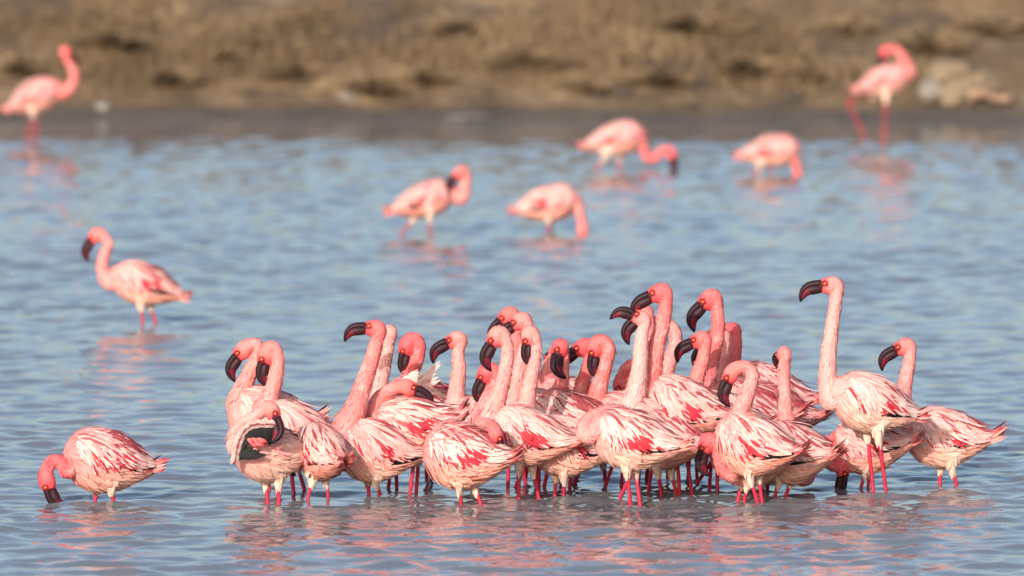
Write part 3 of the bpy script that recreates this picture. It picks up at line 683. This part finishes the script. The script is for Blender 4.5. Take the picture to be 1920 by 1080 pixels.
birds = [
 # rear ranks first
 B(label='flamingo with pale straight neck, face turned away behind the upright red-necked one', c=(748, 790), yaw=-20, pitch=8, legs=[(728, 915), (744, 917)], neck=[(705, 772), (711, 725), (721, 682), (728, 648)], head=(727, 624, 200), hy=-55, k=.12, crim=.4),
 B(label='flamingo with bright curled neck, bill drooping, white wing feathers sticking up behind it', c=(788, 762), yaw=-8, pitch=2, legs=[(800, 896), (808, 894)], neck=[(750, 742), (768, 706), (783, 670), (786, 645), (776, 633)], head=(763, 649, 252), k=.85, crim=.6,
   extra=fan('raised_wing', [((765, 735), (826, 680), 22, 34, 11, 2, 5, WHITE_F, WHITE_F), ((770, 732), (816, 696), 20, 30, 8, 2, 5, PINK_F, BLACK), ((760, 738), (822, 706), 24, 36, 12, 3, 7, WHITE_F, WHITE_F), ((755, 738), (812, 722), 26, 38, 12, 4, 7, WHITE_F, PINK_F), ((745, 735), (790, 700), 26, 36, 12, 4, 8, WHITE_F, WHITE_F)])),
 B(label='flamingo with pale upright neck and short dark bill, behind the rump-preening one', c=(905, 800), yaw=-12, pitch=6, legs=[(880, 903), (893, 905)], neck=[(853, 770), (857, 725), (861, 692), (859, 664)], head=(854, 638, 197), k=.22, crim=.4),
 B(label='flamingo holding its low bent red head behind the pale curved neck, bill pointing down', c=(962, 802), yaw=-8, pitch=8, legs=[(952, 912), (986, 908)], neck=[(900, 785), (912, 748), (930, 712), (929, 696)], head=(911, 700, 238), k=.8, crim=.5, nr=.9),
 B(label='flamingo with the highest head of three close heads, dark red crown seen behind the others', c=(1015, 790), yaw=-10, pitch=10, legs=[(985, 903), (1003, 900)], neck=[(945, 765), (952, 705), (966, 652), (967, 612)], head=(952, 593, 217), k=.6, crim=.5),
 B(label='flamingo with long head and orange eye resting its bill behind the drooping-billed neighbour', c=(1020, 800), yaw=-5, pitch=10, legs=[(966, 915), (1010, 912)], neck=[(962, 770), (968, 720), (981, 665), (990, 628), (989, 610)], head=(974, 603, 207), k=.3, crim=.5),
 B(label='flamingo with thick plain orange neck whose head is hidden behind a small front-facing head', c=(1072, 765), yaw=-14, pitch=6, legs=[(1045, 893), (1080, 895)], neck=[(1018, 742), (1026, 708), (1032, 680)], head=(1043, 660, 215), hy=-55, k=.5, crim=.4, nr=1.2),
 B(label='flamingo with dusky maroon head facing forward over a back of dark-edged white feathers', c=(1066, 792), yaw=-30, pitch=10, legs=[(1020, 914), (1068, 916)], neck=[(1048, 755), (1054, 718), (1056, 684)], head=(1050, 653, 248), hy=32, k=.72, crim=.6, ruffle=.8, nr=.75, white=.8),
 B(label='flamingo with small deep pink head and black bill pressed beside the dusky maroon head', c=(1128, 805), yaw=-10, pitch=8, legs=[(1075, 906), (1136, 908)], neck=[(1084, 762), (1090, 726), (1101, 692), (1106, 664)], head=(1093, 652, 205), k=.75, crim=.5, nr=.85),
 B(label='flamingo with tightly arched deep pink neck, shadowed face and bill hanging straight down', c=(1182, 795), yaw=-5, pitch=8, legs=[(1134, 915), (1165, 912)], neck=[(1120, 752), (1128, 710), (1138, 676), (1142, 650), (1131, 639)], head=(1116, 652, 256), k=.66, crim=.5),
 B(label='flamingo peering down with red face low beside the long pale neck', c=(1228, 785), yaw=-10, pitch=6, legs=[(1196, 903), (1212, 900)], neck=[(1182, 742), (1192, 706), (1188, 684), (1176, 690)], head=(1164, 722, 264), hy=18, k=.6, crim=.4, nr=.85),
 B(label='flamingo whose black bill shows under the lifted bill of the pale-necked one', c=(1258, 785), yaw=-5, pitch=10, legs=[(1236, 898), (1252, 900)], neck=[(1196, 762), (1206, 705), (1214, 645), (1216, 610)], head=(1203, 590, 218), k=.45, crim=.5),
 B(label='flamingo with arched pale pink neck, orange eye showing behind the tall red neck', c=(1305, 775), yaw=-4, pitch=8, legs=[(1290, 897), (1307, 898)], neck=[(1240, 735), (1254, 682), (1267, 645), (1264, 618), (1248, 606)], head=(1229, 610, 214), k=.35, crim=.5),
 B(label='flamingo with bright red neck edge showing as last of the three close necks', c=(1436, 738), yaw=-6, pitch=14, legs=[(1392, 890), (1410, 892)], neck=[(1368, 712), (1376, 668), (1380, 640)], head=(1368, 622, 212), k=.8, crim=.8, ruffle=.7),
 B(label='flamingo with smooth looped pink neck, its bill hanging behind the small-headed bird', c=(1438, 778), yaw=-6, pitch=10, legs=[(1372, 897), (1395, 900)], neck=[(1342, 738), (1348, 696), (1359, 658), (1362, 634), (1350, 624)], head=(1330, 638, 226), k=.4, crim=.8),
 B(label='tall flamingo with bright red neck and big dark bill hanging down, orange eye', c=(1396, 770), yaw=0, pitch=12, legs=[(1306, 908), (1388, 908)], neck=[(1324, 742), (1327, 708), (1336, 664), (1346, 620), (1345, 586)], head=(1330, 562, 216), k=.72, crim=.8, nr=1.1, hs=1.1),
 B(label='tallest-headed red flamingo of the crowd, bill level, crimson feathers down its back', c=(1276, 768), yaw=-4, pitch=14, legs=[(1274, 926), (1297, 925)], neck=[(1216, 738), (1221, 696), (1231, 650), (1243, 606), (1248, 574)], head=(1236, 550, 197), k=.68, crim=.9, nr=1.2, hs=1.08),
 B(label='flamingo with small head and large dark bill thrust forward, below the tall bright red neck', c=(1352, 790), yaw=-10, pitch=10, legs=[(1345, 922), (1330, 917)], neck=[(1300, 755), (1307, 708), (1319, 670)], head=(1312, 638, 196), k=.55, crim=.7),
 B(label='flamingo with long very pale neck and raised bill above the plump white body', c=(1222, 800), yaw=24, pitch=10, legs=[(1162, 934), (1216, 920)], neck=[(1182, 770), (1193, 730), (1200, 682), (1203, 632)], head=(1201, 597, 152), k=.08, crim=.6, nr=1.15, hs=.95),
 B(label='flamingo bending its pale neck down behind the plump white body, grey-edged wing', c=(1240, 822), yaw=-26, pitch=10, legs=[(1240, 927), (1268, 926)], neck=[(1196, 778, -20), (1216, 766, -20), (1236, 776, -30)], head=(1240, 806, 268, -45), k=.3, crim=.8, nr=.8),
 B(label='flamingo with broad cream body and drooped bill on a thin pink neck, dusky red crown', c=(1062, 838), yaw=8, pitch=10, legs=[(1040, 931), (1057, 931)], neck=[(988, 776), (990, 738), (999, 692), (1005, 652), (1001, 630)], head=(992, 630, 256), k=.25, crim=.5, orange=.6),
 B(label='flamingo at flock end beside the wing-spreading one, neck looped, large bill hanging', c=(500, 785), yaw=12, pitch=10, legs=[(505, 917), (524, 918)], neck=[(446, 758), (458, 722), (475, 686), (487, 658), (478, 645)], head=(456, 657, 226), k=.42, crim=.3, white=.8),
 B(label='flamingo with curled smooth neck and crimson striped back, bill hidden against its neck', c=(546, 812), yaw=8, pitch=14, legs=[(551, 926), (572, 922)], neck=[(494, 772), (508, 738), (518, 702), (520, 668), (513, 650)], head=(499, 664, 250), k=.42, crim=1.0),
 B(label='flamingo standing rear-on with bright tuft of tail feathers, next to the wing-spreading one', c=(602, 850), yaw=-62, pitch=14, legs=[(576, 941), (616, 938)], neck=[(588, 806, -80), (566, 812, -92)], head=(545, 836, 250, -80), k=.4, crim=.6, orange=.75, size=.96),
 B(label='flamingo twisting its neck back to preen its own back, one red wing patch, tail cocked', c=(772, 802), yaw=-4, pitch=-6, legs=[(768, 929), (780, 926)], neck=[(700, 776, 0), (708, 752, 0), (730, 732, 4)], head=(764, 727, -16, 8), flip=-1, k=.5, crim=.5, red=1.0, tail_up=.25, ruffle=.3),
 B(label='flamingo with long upright bright salmon neck, bill level, plump orange belly in the open', c=(700, 846), yaw=6, pitch=12, legs=[(692, 931), (713, 931)], neck=[(652, 798), (667, 765), (681, 722), (696, 678), (706, 642)], head=(702, 616, 174), k=.58, crim=.5, nr=1.3, orange=.55),
 B(label='flamingo lifting one wing and showing its black flight feathers while preening', c=(505, 850), yaw=38, pitch=4, legs=[(502, 943), (523, 943)], neck=[(440, 842, 45), (440, 815, 36), (457, 792, 34), (484, 778, 45)], nr=.62, head=(510, 772, 300, 62), flip=-1, hy=25, k=.3, crim=.3, orange=.12, wings=(0, 1), white=.9, plain=.85,
   extra=fan('raised_wing', UNDERWING)),
 B(label='flamingo tucking its curled neck into its rump to preen, fluffed white back', c=(866, 856), yaw=-10, pitch=8, legs=[(865, 946), (902, 946)], neck=[(825, 815, -46), (868, 822, -48), (891, 812, -40), (900, 796, -25), (917, 794, -5)], head=(930, 814, 290, 18), flip=-1, k=.6, crim=.7, nr=.65, ruffle=.9, white=.95, orange=.6, hs=.95),
 B(label='flamingo with pale curved neck and big dark bill drooping, black wingtip feathers at the tail', c=(986, 820), yaw=-14, pitch=12, legs=[(973, 936), (1010, 934)], neck=[(922, 785), (934, 745), (946, 703), (952, 662), (948, 638)], head=(931, 632, 232), k=.3, crim=.4, orange=.6, white=.9, hs=1.08),
 B(label='plump white-bodied flamingo with neck folded back out of sight and red wing patch', c=(1184, 826), yaw=-10, pitch=13, legs=[(1182, 946), (1200, 946)], neck=[(1098, 815, 15), (1100, 794, 0), (1124, 776, -25), (1160, 770, -55)], head=(1205, 800, -20, -72), flip=-1, k=.3, crim=.6, size=.98, red=1.0, white=.9, orange=.45, nr=.9),
 B(label='flamingo with red neck looped low, bill dripping just above the water', c=(1405, 852), yaw=6, pitch=4, legs=[(1384, 937), (1396, 938)], neck=[(1376, 889, 45), (1358, 884, 50), (1348, 860, 52), (1344, 834, 52)], head=(1325, 832, 246, 52), k=.8, crim=.6, nr=.8),
 B(label='flamingo feeding with salmon neck bent low behind the straight-necked bird', c=(1442, 850), yaw=178, pitch=0, legs=[(1430, 921), (1440, 920)], neck=[(1495, 888, 0), (1512, 900, 0), (1518, 886, -8)], head=(1505, 868, 120, -20), flip=-1, k=.62, crim=.5, nr=.9),
 B(label='flamingo with neck bent like a hook over its breast, dark bill tip touching its neck', c=(1410, 836), yaw=-32, pitch=12, legs=[(1421, 944), (1429, 943)], neck=[(1384, 785), (1394, 758), (1405, 727), (1411, 704), (1399, 688)], head=(1372, 701, 238), k=.45, crim=.6, orange=.75, white=.5),
 B(label='flamingo with straight neck like a post, seen from behind, head turned away', c=(1484, 850), yaw=-34, pitch=6, legs=[(1452, 933), (1472, 933)], neck=[(1474, 806), (1472, 772), (1470, 735), (1470, 695)], head=(1469, 664, 205), hy=-62, k=.42, crim=.8, size=.96, orange=.5, hs=.9),
 B(label='flamingo crouched with its face in the water under the tallest bird', c=(1626, 838), yaw=-8, pitch=-2, legs=[(1614, 916), (1627, 915)], neck=[(1552, 842, 18), (1552, 864, 16), (1566, 874, 12)], head=(1580, 878, 272, 12), flip=-1, k=.85, crim=.5, size=.96, orange=.5, white=.4),
 B(label='flamingo with smooth pink head and hooked bill, its tail pointing out of the flock', c=(1768, 821), yaw=-4, pitch=6, legs=[(1762, 908), (1794, 910)], neck=[(1704, 782), (1694, 745), (1700, 704), (1706, 672)], head=(1695, 651, 198), k=.38, crim=.7, orange=.4, size=.98),
 B(label='tallest flamingo standing upright with long pale neck, maroon bill and red legs', c=(1632, 757), yaw=14, pitch=15, cock=.35, legs=[(1638, 926), (1662, 926)], neck=[(1562, 750), (1552, 704), (1555, 654), (1561, 608), (1567, 568)], head=(1558, 536, 178), k=.2, crim=.6, red=.8, white=1.0, orange=.5, hs=1.05),
 B(label='lone flamingo bending down to feed with bill in the water, apart from the flock', c=(194, 864), yaw=20, pitch=6, size=1.04, cock=.1, legs=[(178, 942), (214, 943)], neck=[(128, 886, 40), (114, 868, 40), (99, 864, 40), (89, 880, 40)], head=(88, 901, 282, 40), k=.92, crim=1.0, group=None, white=.9, nr=.8),
 B(label='flamingo walking alone on the open water with hooked dark bill and red wing patches', c=(268, 532), yaw=4, pitch=13, legs=[(268, 611), (293, 609)], neck=[(208, 532), (193, 508), (195, 480), (203, 456), (195, 442)], head=(179, 443, 226), k=.4, crim=1.0, red=1.0, far=True),
 B(label='distant flamingo striding while bending its head back to preen its shoulder', c=(800, 374), yaw=182, pitch=14, legs=[(750, 441), (806, 441)], neck=[(866, 372), (872, 349), (874, 330), (869, 318)], head=(859, 326, 222, 20), k=.45, crim=.6, far=True),
 B(label='distant pale flamingo with head under water and one wing spot', c=(1032, 381), yaw=180, pitch=8, legs=[(1026, 434), (1034, 433)], neck=[(1082, 386), (1089, 408)], head=(1093, 432, 274), flip=-1, k=.4, crim=.2, far=True),
 B(label='distant flamingo wading with S-curved neck, bill tip in the water', c=(1160, 260), yaw=180, pitch=8, legs=[(1114, 319), (1161, 319)], neck=[(1207, 280), (1216, 297), (1229, 297), (1240, 283)], head=(1258, 288, 292), flip=-1, k=.7, crim=.4, far=True, nr=.8),
 B(label='distant pink flamingo with head hidden under the water beside its S-necked companion', c=(1450, 283), yaw=180, pitch=4, legs=[(1411, 327), (1448, 327)], neck=[(1489, 298), (1494, 314)], head=(1496, 332, 272), flip=-1, k=.6, crim=.3, far=True),
 B(label='flamingo walking at the far shore with curved neck raised and bill forward', c=(69, 180), yaw=178, pitch=20, legs=[(50, 266), (65, 266)], neck=[(118, 176), (138, 152), (137, 130), (127, 112)], head=(124, 97, -35), flip=-1, k=.6, crim=.4, far=True),
 B(label='flamingo at the far shore lifting a bent leg and tucking its bill to its back', c=(1662, 150), yaw=180, pitch=14, legs=[(1657, 266), ((1622, 260), (1590, 191))], neck=[(1706, 138), (1698, 118), (1690, 102), (1676, 92)], head=(1659, 98, 240), k=.75, crim=.4, far=True),
]
for i_, b_ in enumerate(birds):
    g_ = b_.pop('group', FAR if b_.get('far') else FL)
    flamingo(seed=i_, group=g_, rear=i_ < 16, **b_)

# small rings where the legs break the surface, and a little chop inside the flock
n_ = len(wme.vertices); wc = np.zeros(n_ * 3, np.float32); wme.vertices.foreach_get('co', wc); wc = wc.reshape(-1, 3)
RR = np.random.RandomState(77)
for b_ in birds:
    for l_ in b_['legs']:
        p_ = ground(*(l_[0] if isinstance(l_[0], tuple) else l_))
        m_ = np.where((np.abs(wc[:, 0] - p_[0]) < .4) & (np.abs(wc[:, 1] - p_[1]) < .4))[0]
        r_ = np.hypot(wc[m_, 0] - p_[0], wc[m_, 1] - p_[1]); lam_ = RR.uniform(.07, .11)
        wc[m_, 2] += RR.uniform(.0018, .0042) * np.cos(r_ / lam_ * 6.283) * np.exp(-r_ / .11) * np.clip((.4 - r_) / .1, 0, 1)
wme.vertices.foreach_set('co', wc.ravel()); wme.update()
